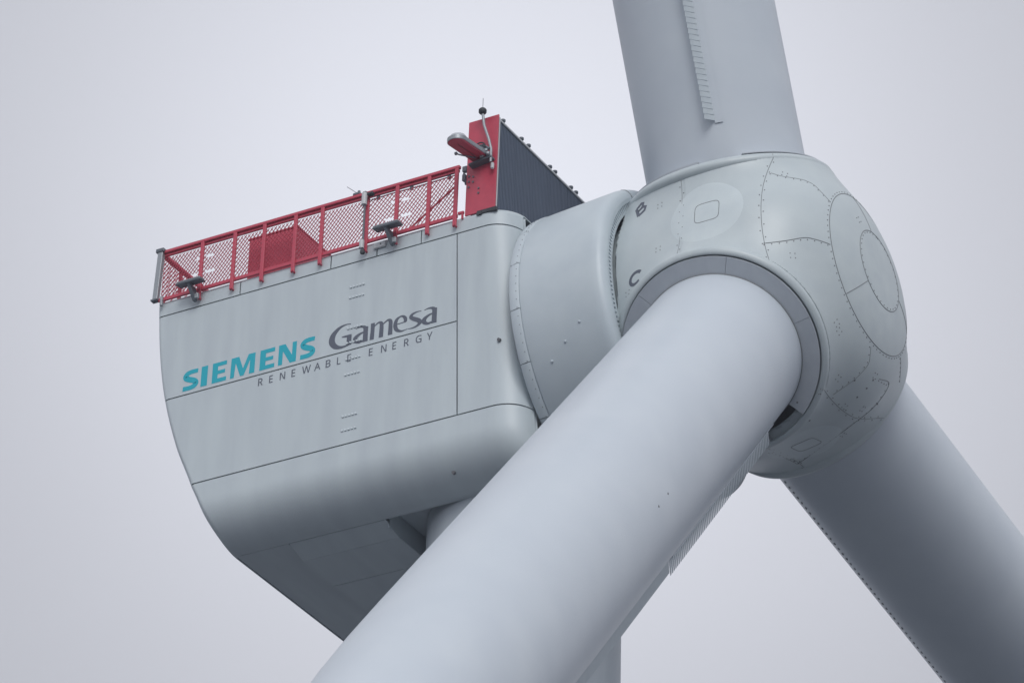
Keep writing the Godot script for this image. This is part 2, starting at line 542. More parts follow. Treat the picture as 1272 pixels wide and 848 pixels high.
	var S_ := [[Vector3(0.62, 0.95, 0.03), Vector3(0.42, 0.955, 0.07), Vector3(0.22, 0.88, 0.13), Vector3(0.17, 0.72, 0.17), Vector3(0.34, 0.55, 0.22), Vector3(0.52, 0.40, 0.22), Vector3(0.58, 0.24, 0.18), Vector3(0.44, 0.09, 0.12), Vector3(0.24, 0.04, 0.07), Vector3(0.04, 0.06, 0.03)]]
	# strokes, left edge, width, extent of the drawn strokes
	var word := [[G, 0.0, 0.75, 0.065, 1.09], [A_, 0.81, 0.48, 0.04, 0.69], [M_, 1.36, 0.74, 0.0, 1.15], [E_, 2.12, 0.47, 0.015, 0.78], [S_, 2.60, 0.46, 0.04, 0.67], [A_, 3.06, 0.48, 0.04, 0.69]]
	for w in word:
		var b := MB.new()
		var lift := 0.0
		var k: float = w[2] / (w[4] - w[3])
		for s in w[0]:
			ribbon(b, s, Vector2(o.x + w[1] - w[3] * k, o.y), Vector2(k, xh), z + lift)
			lift += 0.0012
		part("letter", b, mats.letter, t)
	# line below: thin spaced capitals
	var text := "RENEWABLE ENERGY"
	var xs_ := [0.0, 0.395, 0.77, 1.155, 1.53, 1.955, 2.345, 2.715, 3.06, 3.44, 3.775, 4.17, 4.56, 4.935, 5.32, 5.70]
	# measured places of the letters (left edges), R to Y
	var left := [-13.66, -13.29, -12.93, -12.54, -12.19, -11.78, -11.40, -11.03, -10.69, 0, -9.98, -9.58, -9.21, -8.83, -8.45, -8.09]
	var cap := 0.235
	var fnt := SystemFont.new()
	fnt.font_names = PackedStringArray(["Droid Sans"])
	for i in text.length():
		if text[i] == " ": continue
		var tm := TextMesh.new()
		tm.text = text[i]
		tm.font = fnt
		tm.font_size = 64
		tm.pixel_size = cap / 64.0 / 0.714
		tm.depth = 0.006
		tm.curve_step = 1.0
		tm.horizontal_alignment = HORIZONTAL_ALIGNMENT_LEFT
		tm.vertical_alignment = VERTICAL_ALIGNMENT_BOTTOM
		tm.material = mats.letter
		var o3 := put("letter", tm, t)
		var bb := tm.get_aabb()
		o3.position = Vector3(left[i] - bb.position.x, -0.76 - bb.position.y, z)

func make_vents(t: Node3D) -> void:
	# rows of small cowled vents that stand a little proud of the side
	for y in [1.70, 1.35, 0.34, -0.14, -0.67, -1.17, -2.51, -2.96]:
		var row := Node3D.new()
		row.name = "vent_row"
		t.add_child(row, true)
		row.position = Vector3(-10.49, y, NZ + 0.002)
		for k in 5:
			var b := MB.new()
			var x := (k - 2) * 0.105
			var w := 0.032
			# a wedge cowl: closed at the top, open below
			var a := Vector3(x - w - 0.05, 0.05, 0); var c := Vector3(x + w - 0.05, 0.05, 0)
			var d := Vector3(x + w, -0.035, 0.026); var e := Vector3(x - w, -0.035, 0.026)
			var f := Vector3(x - w, -0.035, 0); var g := Vector3(x + w, -0.035, 0)
			b.quad(a, e, d, c); b.quad(e, f, g, d); b.tri(a, f, e); b.tri(c, d, g)
			part("cowl", b, mats.panel, row)

# ---------------------------------------------------------------- generator
func make_generator() -> void:
	var t := thing("generator", "pale grey drum-shaped generator ring between the nacelle and the hub", "generator", rotor_xf())
	var b := MB.new()
	b.lathe([Vector2(-4.87, 4.49), Vector2(-4.84, 4.525), Vector2(-4.5, 4.53), Vector2(-3.6, 4.53), Vector2(-2.75, 4.53), Vector2(-2.6, 4.53), Vector2(-2.47, 4.51), Vector2(-2.38, 4.47), Vector2(-2.31, 4.40), Vector2(-2.27, 4.30), Vector2(-2.26, 4.22)], Vector3.ZERO, Vector3.RIGHT, 144)
	part("drum", b, mats.generator, t)
	b = MB.new()
	b.lathe([Vector2(-2.262, 4.225), Vector2(-2.27, 4.12), Vector2(-2.35, 4.115), Vector2(-2.36, 3.965), Vector2(-2.28, 3.96), Vector2(-2.29, 3.88), Vector2(-2.5, 3.86), Vector2(-2.75, 3.84), Vector2(-2.75, 2.0)], Vector3.ZERO, Vector3.RIGHT, 144, 0, TAU, true)
	part("front_ring", b, mats.generator, t)
	b = MB.new()
	for k in 190:
		var a := TAU * k / 190.0
		var r := Vector3(0, cos(a), sin(a))
		b.box(r * 4.04 + Vector3(-2.325, 0, 0), Vector3(0.07, 0.148, 0.066), Basis(Vector3.RIGHT, r, Vector3.RIGHT.cross(r)))
	part("ring_teeth", b, mats.generator, t).set_meta("kind", "stuff")
	# rear flange made of bolted segments
	for k in 18:
		b = MB.new()
		var g := 0.0025
		var a0 := deg_to_rad(75.5 + k * 20.0) + g
		b.lathe([Vector2(-5.22, 4.38), Vector2(-5.21, 4.47), Vector2(-5.17, 4.515), Vector2(-5.05, 4.535), Vector2(-4.89, 4.545), Vector2(-4.88, 4.48)], Vector3.ZERO, Vector3.RIGHT, 8, a0, a0 + deg_to_rad(20) - 2 * g)
		part("flange_segment", b, mats.generator, t)
	b = MB.new()
	b.lathe([Vector2(-5.30, 4.0), Vector2(-5.20, 4.36), Vector2(-4.95, 4.47), Vector2(-4.80, 4.50)], Vector3.ZERO, Vector3.RIGHT, 96)
	part("rear_cone", b, mats.generator, t)
	b = MB.new()
	for k in 108:
		var a := TAU * (k + 0.5) / 108.0
		var r := Vector3(0, cos(a), sin(a))
		b.tube([r * 4.53 + Vector3(-4.95, 0, 0), r * 4.552 + Vector3(-4.95, 0, 0)], 0.012, 6)
	part("flange_bolts", b, mats.bolt, t).set_meta("kind", "stuff")
	for px in [[-4.25, 118.0], [-3.72, 113.0], [-3.18, 108.0]]:
		b = MB.new()
		var a := deg_to_rad(px[1])
		var r := Vector3(0, cos(a), sin(a))
		b.lathe([Vector2(-0.03, 0.04), Vector2(0.02, 0.038), Vector2(0.03, 0.025), Vector2(0.034, 0.001)], r * 4.53 + Vector3(px[0], 0, 0), r, 12)
		part("plug", b, mats.generator, t)
	for a0 in [35.0, 155.0, 275.0]:   # lip joints across the front edge
		b = MB.new()
		var a := deg_to_rad(a0)
		var r := Vector3(0, cos(a), sin(a))
		var pts := []
		for q in [Vector2(-2.50, 4.52), Vector2(-2.38, 4.475), Vector2(-2.31, 4.405), Vector2(-2.265, 4.30), Vector2(-2.255, 4.22)]: pts.append(r * q.y + Vector3(q.x, 0, 0))
		b.tube(pts, 0.012, 6)
		part("lip_joint", b, mats.sealant_groove_shade, t)

# ---------------------------------------------------------------- hub
func smin(a: float, b: float, k: float) -> float:
	var h := clampf(0.5 + 0.5 * (b - a) / k, 0, 1)
	return b + (a - b) * h - k * h * (1 - h)

var bdirs := []
func hub_field(p: Vector3) -> float:
	var rho := sqrt(p.y * p.y + p.z * p.z)
	var d := 0.0
	if p.x > 0:
		d = (pow(pow(p.x / 3.95, 2.6) + pow(rho / 4.05, 2.6), 1 / 2.6) - 1) * 3.85
	else:
		var q := p.x / 2.25
		d = maxf(rho - (4.05 - 0.25 * q * q), -(p.x + 2.25))
	var st := 1e9
	for b: Vector3 in bdirs:
		var s := p.dot(b)
		if s > 0: st = minf(st, maxf((p - b * s).length() - 2.82, s - 4.3))
	return smin(d, st, 0.7)

func hub_at(dir: Vector3) -> Vector3:
	var t := 5.6
	for i in 22:
		var f := hub_field(dir * t)
		t -= f * 0.95
		if absf(f) < 0.0008: break
	return dir * t

func hub_normal(p: Vector3) -> Vector3:
	var e := 0.01
	return Vector3(hub_field(p + Vector3(e, 0, 0)) - hub_field(p - Vector3(e, 0, 0)), hub_field(p + Vector3(0, e, 0)) - hub_field(p - Vector3(0, e, 0)), hub_field(p + Vector3(0, 0, e)) - hub_field(p - Vector3(0, 0, e))).normalized()

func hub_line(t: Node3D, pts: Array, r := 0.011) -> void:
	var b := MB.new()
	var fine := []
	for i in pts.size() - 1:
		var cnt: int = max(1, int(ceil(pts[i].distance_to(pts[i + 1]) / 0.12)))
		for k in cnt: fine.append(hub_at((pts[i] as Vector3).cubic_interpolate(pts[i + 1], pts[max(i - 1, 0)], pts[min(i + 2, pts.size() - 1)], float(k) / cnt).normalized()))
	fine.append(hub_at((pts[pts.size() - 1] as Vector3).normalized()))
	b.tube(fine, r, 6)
	part("seam_groove_shade", b, mats.sealant_groove_shade, t)  # dark bead drawn for the shadow in a panel groove

func hub_bolts(b: MB, pts: Array, step: float, aside := 0.06, alternate := true) -> void:
	var run := 0.0
	var nth := 0
	for i in pts.size() - 1:
		var a: Vector3 = pts[i]; var c: Vector3 = pts[i + 1]
		var l := a.distance_to(c)
		while run < l:
			var p := hub_at(a.lerp(c, run / l).normalized())
			var nn := hub_normal(p)
			var sd := (c - a).normalized().cross(nn) * aside * (1.0 if (not alternate or nth % 2 == 0) else -1.0)
			p = hub_at((p + sd).normalized())
			bolt(b, p, hub_normal(p))
			run += step * rng.randf_range(0.96, 1.04)
			nth += 1
		run -= l

func bolt(b: MB, p: Vector3, nn: Vector3, r := 0.016) -> void:
	b.tube([p - nn * 0.01, p + nn * 0.012], r, 6)

func ring_x(x: float, a0: float, a1: float, rho := 3.5) -> Array:
	var o := []
	for k in 61:
		var a := deg_to_rad(lerpf(a0, a1, k / 60.0))
		o.append(Vector3(x, rho * cos(a), rho * sin(a)))
	return o

func node(called: String, parent: Node3D, xf := Transform3D()) -> Node3D:
	var o := Node3D.new()
	o.name = called
	parent.add_child(o, true)
	o.transform = xf
	return o

func ring_run(q: Array) -> Array:
	var o := []
	for p in q: o.append(Vector3(p[0], p[2] * cos(deg_to_rad(p[1])), p[2] * sin(deg_to_rad(p[1]))))
	return o

func make_hub(rotor: Node3D) -> void:
	var t := node("hub", rotor)
	# shell: directions on a cube, pushed out to the surface
	var N := 110
	var b := MB.new()
	var faces := [[Vector3(1, 0, 0), Vector3(0, 1, 0), Vector3(0, 0, 1)], [Vector3(0, 1, 0), Vector3(0, 0, 1), Vector3(1, 0, 0)], [Vector3(0, 0, 1), Vector3(1, 0, 0), Vector3(0, 1, 0)]]
	for f in faces:
		for s in [1.0, -1.0]:
			var base := b.v.size()
			var open := PackedByteArray()
			for i in N + 1:
				for j in N + 1:
					var d: Vector3 = (f[0] * s + f[1] * tan((i * 2.0 / N - 1) * PI / 4) + f[2] * tan((j * 2.0 / N - 1) * PI / 4)).normalized()
					var p := hub_at(d)
					var nn := hub_normal(p)
					var o := 0
					for q: Vector3 in bdirs:
						var u := p.dot(q)
						var r := (p - q * u).length()
						if r < 3.4 and u > 3.5 - 0.035:      # cut level at the blade opening
							if u > 3.5 + 0.035: o = 2 if r < 2.6 else 1
							p -= q * (u - 3.5)
							if o > 0: nn = q
					b.v.append(p)
					b.n.append(nn)
					open.append(o)
			for i in N:
				for j in N:
					var a := i * (N + 1) + j
					var c := a + N + 1
					if open[a] == 2 and open[c] == 2 and open[a + 1] == 2 and open[c + 1] == 2: continue
					if s > 0: b.t.append_array(PackedInt32Array([base + a, base + c + 1, base + c, base + a, base + a + 1, base + c + 1]))
					else: b.t.append_array(PackedInt32Array([base + a, base + c, base + c + 1, base + a, base + c + 1, base + a + 1]))
	part("shell", b, mats.hub, t)
	for k in 3:
		b = MB.new()
		b.lathe([Vector2(3.28, 2.70), Vector2(3.32, 2.80), Vector2(3.37, 2.88), Vector2(3.46, 2.93), Vector2(3.55, 2.935), Vector2(3.63, 2.90), Vector2(3.685, 2.83), Vector2(3.70, 2.77), Vector2(3.68, 2.748), Vector2(3.60, 2.74), Vector2(3.45, 2.735), Vector2(3.44, 2.5)], Vector3.ZERO, bdirs[k], 120)
		part("opening_rim", b, mats.hub, t)
	# round inspection areas between the openings, light of a flat facet painted in, each with a hatch
	for k in 3:
		var mid := AZ + (k + 0.5) * TAU / 3.0
		var out := Vector3(0, cos(mid), sin(mid)); var tg := Vector3(0, -sin(mid), cos(mid))
		var c0 := out * 4.0 + Vector3(0.70, 0, 0)
		var rows := []
		for i in 9:
			var row := PackedVector3Array()
			for j in 48:
				var a := TAU * j / 48
				var rr := 1.10 * i / 8.0 + 0.0005
				var p := hub_at((c0 + Vector3.RIGHT * cos(a) * rr + tg * sin(a) * rr).normalized())
				row.append(p + hub_normal(p) * (0.010 if i < 8 else 0.0))
			rows.append(row)
		b = MB.new()
		b.grid(rows, 1.0, false, true)
		part("round_cover", b, mats.hub_disc_lit, t)
		b = MB.new()
		var pts := []
		for j in 41:
			var a := TAU * j / 40
			var q := Vector2(signf(cos(a)) * pow(absf(cos(a)), 0.4), signf(sin(a)) * pow(absf(sin(a)), 0.4)) * 0.36
			pts.append(hub_at((c0 + Vector3.RIGHT * q.x + tg * q.y).normalized()))
		var lifted := []
		for p in pts: lifted.append(p + hub_normal(p) * 0.008)
		b.tube(lifted, 0.011, 6, false)
		part("hatch_groove_shade", b, mats.sealant_groove_shade, t)  # dark bead painted for the shade in the hatch groove
	# seams and their bolts
	var bb := MB.new()
	var nose := ring_x(3.55, 0, 360, 2.33); var cap := ring_x(3.89, 0, 360, 1.17)
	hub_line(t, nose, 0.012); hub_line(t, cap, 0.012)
	hub_bolts(bb, nose, 0.20, 0.07, false); hub_bolts(bb, cap, 0.22, -0.06, false)
	for k in 3:
		var a := deg_to_rad(133.0 + 120.0 * k)
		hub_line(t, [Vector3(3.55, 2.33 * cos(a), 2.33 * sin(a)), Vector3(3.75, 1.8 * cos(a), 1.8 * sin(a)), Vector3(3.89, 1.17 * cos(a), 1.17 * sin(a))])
		var m := rad_to_deg(AZ) + 60.0 + 120.0 * k
		var s1 := ring_x(2.2, m - 32, m + 31, 3.72)
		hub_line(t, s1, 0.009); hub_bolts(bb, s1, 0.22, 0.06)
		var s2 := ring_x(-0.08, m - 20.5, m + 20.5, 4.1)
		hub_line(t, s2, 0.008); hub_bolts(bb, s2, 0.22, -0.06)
	var seams := {
		"hoop": [Vector3(2.30, 2.10, 3.04), Vector3(2.56, 1.97, 2.89), Vector3(2.78, 1.94, 2.70), Vector3(3.02, 1.92, 2.44), Vector3(3.21, 1.79, 2.27), Vector3(3.35, 1.56, 2.20), Vector3(3.52, 1.26, 2.05)],
		"belt": [Vector3(2.20, -0.59, 3.73), Vector3(2.67, -0.49, 3.39), Vector3(3.10, -0.33, 3.01), Vector3(3.27, -0.32, 2.78), Vector3(3.51, -0.34, 2.39)],
		"throat": [Vector3(3.49, -2.46, 0.23), Vector3(3.37, -2.66, 0.09), Vector3(3.26, -2.82, 0.01), Vector3(2.88, -3.23, 0.14), Vector3(2.59, -3.47, 0.29), Vector3(2.33, -3.68, 0.43)],
		"tail": [Vector3(3.50, -1.73, -1.73), Vector3(3.22, -1.75, -2.31), Vector3(2.98, -1.82, -2.75)],
		"keel": ring_run([[3.18, 197, 2.92], [3.12, 213, 3.0], [2.65, 210, 3.45], [2.0, 204, 3.8], [1.0, 206, 4.0], [-0.15, 213, 4.1]]),
		"cross": ring_run([[-0.15, 213, 4.1], [-0.2, 202, 4.05], [-0.26, 190, 4.05]])}
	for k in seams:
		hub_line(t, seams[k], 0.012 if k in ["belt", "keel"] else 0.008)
		hub_bolts(bb, seams[k], 0.21, 0.055, false)
	var spots := [Vector3(2.80, -0.95, 3.24), Vector3(3.22, -2.44, 1.73), Vector3(3.19, -2.59, 1.55), Vector3(2.66, -3.43, 0.71), Vector3(3.19, -2.85, -0.58), Vector3(2.47, -3.34, -1.17), Vector3(2.29, -3.62, -0.38), Vector3(2.28, -3.92, 1.10), Vector3(1.53, -3.48, -1.85), Vector3(3.83, 1.18, 0.93), Vector3(2.60, 2.06, 2.81), Vector3(-0.81, 1.86, 3.66), Vector3(-0.77, 0.16, 4.07), Vector3(-1.85, -0.80, 3.94)]
	for p: Vector3 in spots:
		var nn := hub_normal(hub_at(p.normalized()))
		var e := (Vector3.RIGHT - nn * nn.x).normalized(); var f := nn.cross(e)
		for k in 4:
			var q := hub_at((p + e * (0.07 if k & 1 else -0.07) + f * (0.09 if k & 2 else -0.05)).normalized())
			bolt(bb, q, hub_normal(q), 0.014)
	for p: Vector3 in [Vector3(1.50, -4.12, 0.27), Vector3(1.57, -3.84, 1.40), Vector3(2.65, -2.92, -1.78), Vector3(2.87, -3.25, 0.12), Vector3(2.64, -3.39, -0.46), Vector3(2.91, -3.16, -0.54), Vector3(3.11, -2.95, -0.58)]:
		var q := hub_at(p.normalized())
		bolt(bb, q, hub_normal(q), 0.028)
	part("seam_bolts", bb, mats.bolt, t).set_meta("kind", "stuff")
	# blade letters painted near the rear edge
	hub_letter(t, "C", -1.52, 96.3, -8.0)
	hub_letter(t, "B", -1.50, 57.0, 20.0)
	b = MB.new()
	b.lathe([Vector2(-2.9, 3.45), Vector2(-2.3, 3.62), Vector2(-2.0, 3.7)], Vector3.ZERO, Vector3.RIGHT, 96)
	part("bearing_ring", b, mats.hub, t)

func hub_letter(t: Node3D, ch: String, x: float, deg: float, turn: float) -> void:
	var a := deg_to_rad(deg)
	var p := hub_at(Vector3(x, 4.0 * cos(a), 4.0 * sin(a)).normalized())
	var nn := hub_normal(p)
	var u := Vector3.RIGHT - nn * nn.x
	u = u.normalized()
	var w := nn.cross(u)
	var r := deg_to_rad(turn)
	var e := u * cos(r) + w * sin(r); var f := w * cos(r) - u * sin(r)
	var b := MB.new()
	var strokes := []
	if ch == "C":
		var s := []
		for k in 17:
			var g := deg_to_rad(42 + k * (276.0 / 16))
			s.append(Vector2(cos(g) * 0.22, sin(g) * 0.21))
		strokes = [s]
	else:
		strokes = [[Vector2(-0.15, -0.23), Vector2(-0.15, 0.23)], [Vector2(-0.15, 0.21), Vector2(0.06, 0.2), Vector2(0.13, 0.12), Vector2(0.06, 0.02), Vector2(-0.15, 0.01), Vector2(0.08, 0.0), Vector2(0.16, -0.11), Vector2(0.08, -0.21), Vector2(-0.15, -0.22)]]
	for s in strokes:
		var l := PackedVector3Array(); var m := PackedVector3Array()
		for i in s.size():
			var d: Vector2 = (s[min(i + 1, s.size() - 1)] - s[max(i - 1, 0)]).normalized()
			var h := Vector2(-d.y, d.x) * 0.052
			for side in [1, -1]:
				var q: Vector2 = s[i] + h * side
				var g := hub_at((p + e * q.x + f * q.y).normalized())
				g += hub_normal(g) * 0.006
				if side == 1: l.append(g)
				else: m.append(g)
		b.slab([l, m], 0.005, 1.0)
	part("letter", b, mats.letter, t)

# ---------------------------------------------------------------- blades
func blade_xf(k: int) -> Transform3D:   # within the rotor
	var B: Vector3 = bdirs[k]
	var X := (Vector3.RIGHT - B * B.x).normalized()
	return Transform3D(Basis(X, B, X.cross(B)), Vector3.ZERO)

func bp(s: float, r: float, deg: float) -> Vector3:
	var a := deg_to_rad(deg)
	return Vector3(r * cos(a), s, -r * sin(a))

func blade_ring(s: float, sides: int) -> PackedVector3Array:
	# round at the root, slowly turning into a thick then thin aerofoil
	var row := PackedVector3Array()
	var m := smoothstep(26.0, 48.0, s)
	var u := clampf((s - 26.0) / 56.0, 0, 1)
	var chord := lerpf(2.25, 2.5, smoothstep(26, 40, s)) * (1.0 - 0.93 * pow(u, 1.4))
	var thick := lerpf(2.25, 0.55, m) * (1.0 - 0.9 * u * m)
	for k in sides:
		var a := TAU * k / sides
		var x := cos(a); var y := sin(a)
		# chord runs along local angle 28 degrees
		var p := Vector2(x * lerpf(RB, chord, m), y * lerpf(RB, thick, m) * (1.0 - 0.35 * m * maxf(-x, 0.0)))
		var c := deg_to_rad(28.0)
		var q := Vector2(p.x * cos(c) - p.y * sin(c), p.x * sin(c) + p.y * cos(c))
		row.append(Vector3(q.x, s, -q.y))
	return row

func make_blade(k: int, rotor: Node3D) -> void:
	var t := node("rotor_blade", rotor, blade_xf(k))
	var b := MB.new()
	var rows := []
	var ss := [2.2, 3.2, 3.6, 4.0, 5.0, 6.0]
	for i in range(1, 40): ss.append(6.0 + i * 2.0)
	for s in ss: rows.append(blade_ring(s, 120))
	b.grid(rows, -1.0, false, true)
	var last: PackedVector3Array = rows[rows.size() - 1]
	var mid := Vector3.ZERO
	for p in last: mid += p / last.size()
	for i in last.size(): b.tri(mid, last[(i + 1) % last.size()], last[i])
	part("shell", b, mats.blade, t)
	# seal ring between blade and hub, in six pieces, cut away behind the flap
	for i in 6:
		b = MB.new()
		var a0 := -57.0 + i * 60.0 - 0.0; var a1 := a0 + 60.0
		if i == 5: a1 = 303.0 - 26.0
		var ra := []; var rb := []; var rc := []
		var top := []
		for r in [2.245, 2.45, 2.67, 2.735]:
			var row := PackedVector3Array()
			for j in 13:
				var a := lerpf(a0 + 0.12, a1 - 0.12, j / 12.0)
				row.append(bp(3.80 - (r - 2.245) * 0.03, r, a))
			top.append(row)
		b.slab(top, 0.03, 1.0)
		part("root_seal", b, mats.seal, t)
	b = MB.new()
	b.lathe([Vector2(3.76, 2.252), Vector2(3.825, 2.272), Vector2(3.84, 2.252)], Vector3.ZERO, Vector3.UP, 96)
	part("seal_bead", b, mats.sealant_groove_shade, t)
	# an upstand closes part of the gap to the hub; elsewhere the gap is open
	for lip in [[155.0, 277.0, mats.seal, ""]]:
		b = MB.new()
		rows = []
		for q in [Vector2(3.60, 2.66), Vector2(3.60, 2.72), Vector2(3.765, 2.733), Vector2(3.765, 2.66)]:
			var row := PackedVector3Array()
			for j in 49: row.append(bp(q.x, q.y, lerpf(lip[0], lip[1], j / 48.0)))
			rows.append(row)
		for i in 3: b.grid([rows[i], rows[i + 1]], 1.0)
		part("seal_upstand", b, lip[2], t, lip[3])
	# small drain points in the skin
	for q in [[17.5, -2.9], [18.4, -3.4]]:
		b = MB.new()
		b.tube([bp(q[0], 2.24, q[1]), bp(q[0], 2.256, q[1])], 0.03, 10)
		part("drain_point", b, mats.bolt, t)
	# flap of short overlapping plates along the blade
	var step := 0.17
	var proto: ArrayMesh = null
	var foot := bp(0, 2.235, -68.0); var tip := bp(0, 2.60, -75.0)
	for i in 62:
		if proto == null:
			b = MB.new()
			var rr := []
			for q in 4:
				var p := foot.lerp(tip, q / 3.0)
				var up := (bp(0, 1, 15.0) * 0.024) * (q / 3.0)
				rr.append(PackedVector3Array([p, p + Vector3(0, step * 0.5, 0) + up * 0.4, p + Vector3(0, step - 0.020, 0) + up]))
			b.slab(rr, 0.012, 1.0)
			proto = b.mesh(mats.flap)
		var o := put("flap_plate", proto, t)
		o.position = Vector3(0, 5.0 + i * step, 0)
	b = MB.new()
	var l := []
	for i in 2:
		var row := PackedVector3Array()
		for j in 5: row.append(bp(4.93 + i * 10.7, 2.262, -63.5 - j * 1.4))
		l.append(row)
	b.slab(l, 0.02, -1.0)
	part("flap_base", b, mats.blade, t)
	# further out the flap is lower and finely slit
	b = MB.new()
	for i in 260:
		var s := 15.55 + i * 0.09
		var o := Vector3(0, s, 0); var e := Vector3(0, 0.076, 0)
		var p := foot.lerp(tip, 0.80)
		b.slab([PackedVector3Array([foot + o, foot + o + e]), PackedVector3Array([p + o, p + o + e])], 0.01, 1.0)
	part("low_flap", b, mats.flap, t).set_meta("kind", "stuff")
	b = MB.new()
	for i in 48:
		var s := 4.4 + i * 0.24
		b.box(bp(s, 2.255, 137.5), Vector3(0.03, 0.07, 0.04), Basis(Vector3.UP, deg_to_rad(137.5)))
	part("vortex_tabs", b, mats.bolt, t).set_meta("kind", "stuff")

# ---------------------------------------------------------------- platform railing
func mesh_sheet(b: MB, o: Vector3, u: Vector3, w: float, h: float, n: Vector3, holes: Array) -> void:
	# expanded metal: zigzag strands
	var cw := 0.130; var ch := 0.076
	var cols := int(round(w / cw)); cw = w / cols
	var nr := int(round(h / ch)); ch = h / nr
	var sw := 0.0090
	for r in nr + 1:
		for c in cols * 2:
			var up := (c + r) % 2 == 0
			var a := Vector2(c * cw * 0.5, r * ch + (-0.5 if up else 0.5) * ch)
			var d := Vector2((c + 1) * cw * 0.5, r * ch + (0.5 if up else -0.5) * ch)
			for part_ in 3:
				var a1 := a.lerp(d, part_ / 3.0); var d1 := a.lerp(d, (part_ + 1) / 3.0)
				var m := (a1 + d1) * 0.5
				if m.y < 0 or m.y > h: continue
				var skip := false
				for q: Rect2 in holes:
					if q.has_point(m): skip = true
				if skip: continue
				var e := (d - a).normalized(); var f := Vector2(-e.y, e.x) * sw
				var p := []
				for z in [a1 - f, d1 - f, d1 + f, a1 + f]: p.append(o + u * z.x + Vector3.UP * z.y)
				p[2] += n * 0.012; p[3] += n * 0.012      # strands lie twisted, as drawn metal does
				b.quad(p[0], p[1], p[2], p[3])
				b.quad(p[3] - n * 0.008, p[2] - n * 0.008, p[1] - n * 0.008, p[0] - n * 0.008)

func make_railing(side: float, posts: Array, label: String) -> void:
	var z := side * 4.05
	var t := thing("platform_railing", label, "railing", at_hub(), "red mesh railings round the roof platform")
	var b := MB.new()
	b.box(Vector3(-12.3, 4.665, z + side * 0.02), Vector3(10.16, 0.10, 0.12), Basis(), 0.012)
	part("top_rail", b, mats.red, t)
	b = MB.new()
	b.box(Vector3(-12.3, 4.575, z - side * 0.02), Vector3(10.06, 0.07, 0.07))
	part("rail_flange", b, mats.red, t)
	b = MB.new()
	b.box(Vector3(-12.3, 3.05, z), Vector3(10.1, 0.12, 0.07), Basis(), 0.01)
	part("base_rail", b, mats.red, t)
	for i in posts.size():
		b = MB.new()
		var lo := 2.68
		b.box(Vector3(posts[i], (4.615 + lo) * 0.5, z + side * 0.055), Vector3(0.115, 4.615 - lo, 0.07), Basis(), 0.01)
		b.tube([Vector3(posts[i], lo + 0.05, z - side * 0.06), Vector3(posts[i], lo + 0.05, z + side * 0.11)], 0.035, 8)
		part("post", b, mats.red, t)
	var ends := [-17.30] + posts
	for i in ends.size() - 1:
		b = MB.new()
		var w: float = ends[i + 1] - ends[i] - 0.02
		var holes := []
		if side > 0:
			for hx in [-15.90, -9.26]:
				for q in [[-0.42, 0.40, 0.28, 0.09], [0.12, 0.40, 0.32, 0.09], [-0.22, 0.95, 0.18, 0.09], [0.10, 0.95, 0.24, 0.09]]:
					holes.append(Rect2(hx + q[0] - ends[i], q[1], q[2], q[3]))
		mesh_sheet(b, Vector3(ends[i] + 0.01, 3.14, z), Vector3.RIGHT, w, 1.31, Vector3(0, 0, side), holes)
		part("mesh_infill", b, mats.red, t)
	if side < 0: return
	b = MB.new()
	b.tube([Vector3(-8.92, 3.15, 3.93), Vector3(-7.36, 4.22, 3.93)], 0.03, 8)
	part("diagonal_brace", b, mats.red, t)
	b = MB.new()
	b.tube([Vector3(-10.2, 4.47, 4.0), Vector3(-9.6, 4.49, 4.0), Vector3(-8.6, 4.47, 4.0), Vector3(-7.36, 4.49, 4.0)], 0.02, 8)
	for x in [-9.97, -8.86, -7.62]: b.box(Vector3(x, 4.49, 4.0), Vector3(0.08, 0.14, 0.07))
	part("cable_run", b, mats.bracket, t)

func make_rear_railing() -> void:
	var t := thing("platform_railing", "short red mesh railing closing the rear end of the roof platform", "railing", at_hub(), "red mesh railings round the roof platform")
	var x := -17.36
	var b := MB.new()
	b.box(Vector3(x, 4.64, 0), Vector3(0.16, 0.10, 7.9), Basis(), 0.012)
	part("top_rail", b, mats.red, t)
	b = MB.new()
	b.box(Vector3(x, 3.10, 0), Vector3(0.07, 0.09, 7.9))
	part("base_rail", b, mats.red, t)
	for k in 7:
		b = MB.new()
		b.box(Vector3(x - 0.05, 3.8, lerpf(3.0, -3.0, k / 6.0)), Vector3(0.07, 1.65, 0.1))
		part("post", b, mats.red, t)
	b = MB.new()
	mesh_sheet(b, Vector3(x, 3.14, 3.95), Vector3(0, 0, -1), 7.9, 1.31, Vector3(-1, 0, 0), [])
	part("mesh_infill", b, mats.red, t)

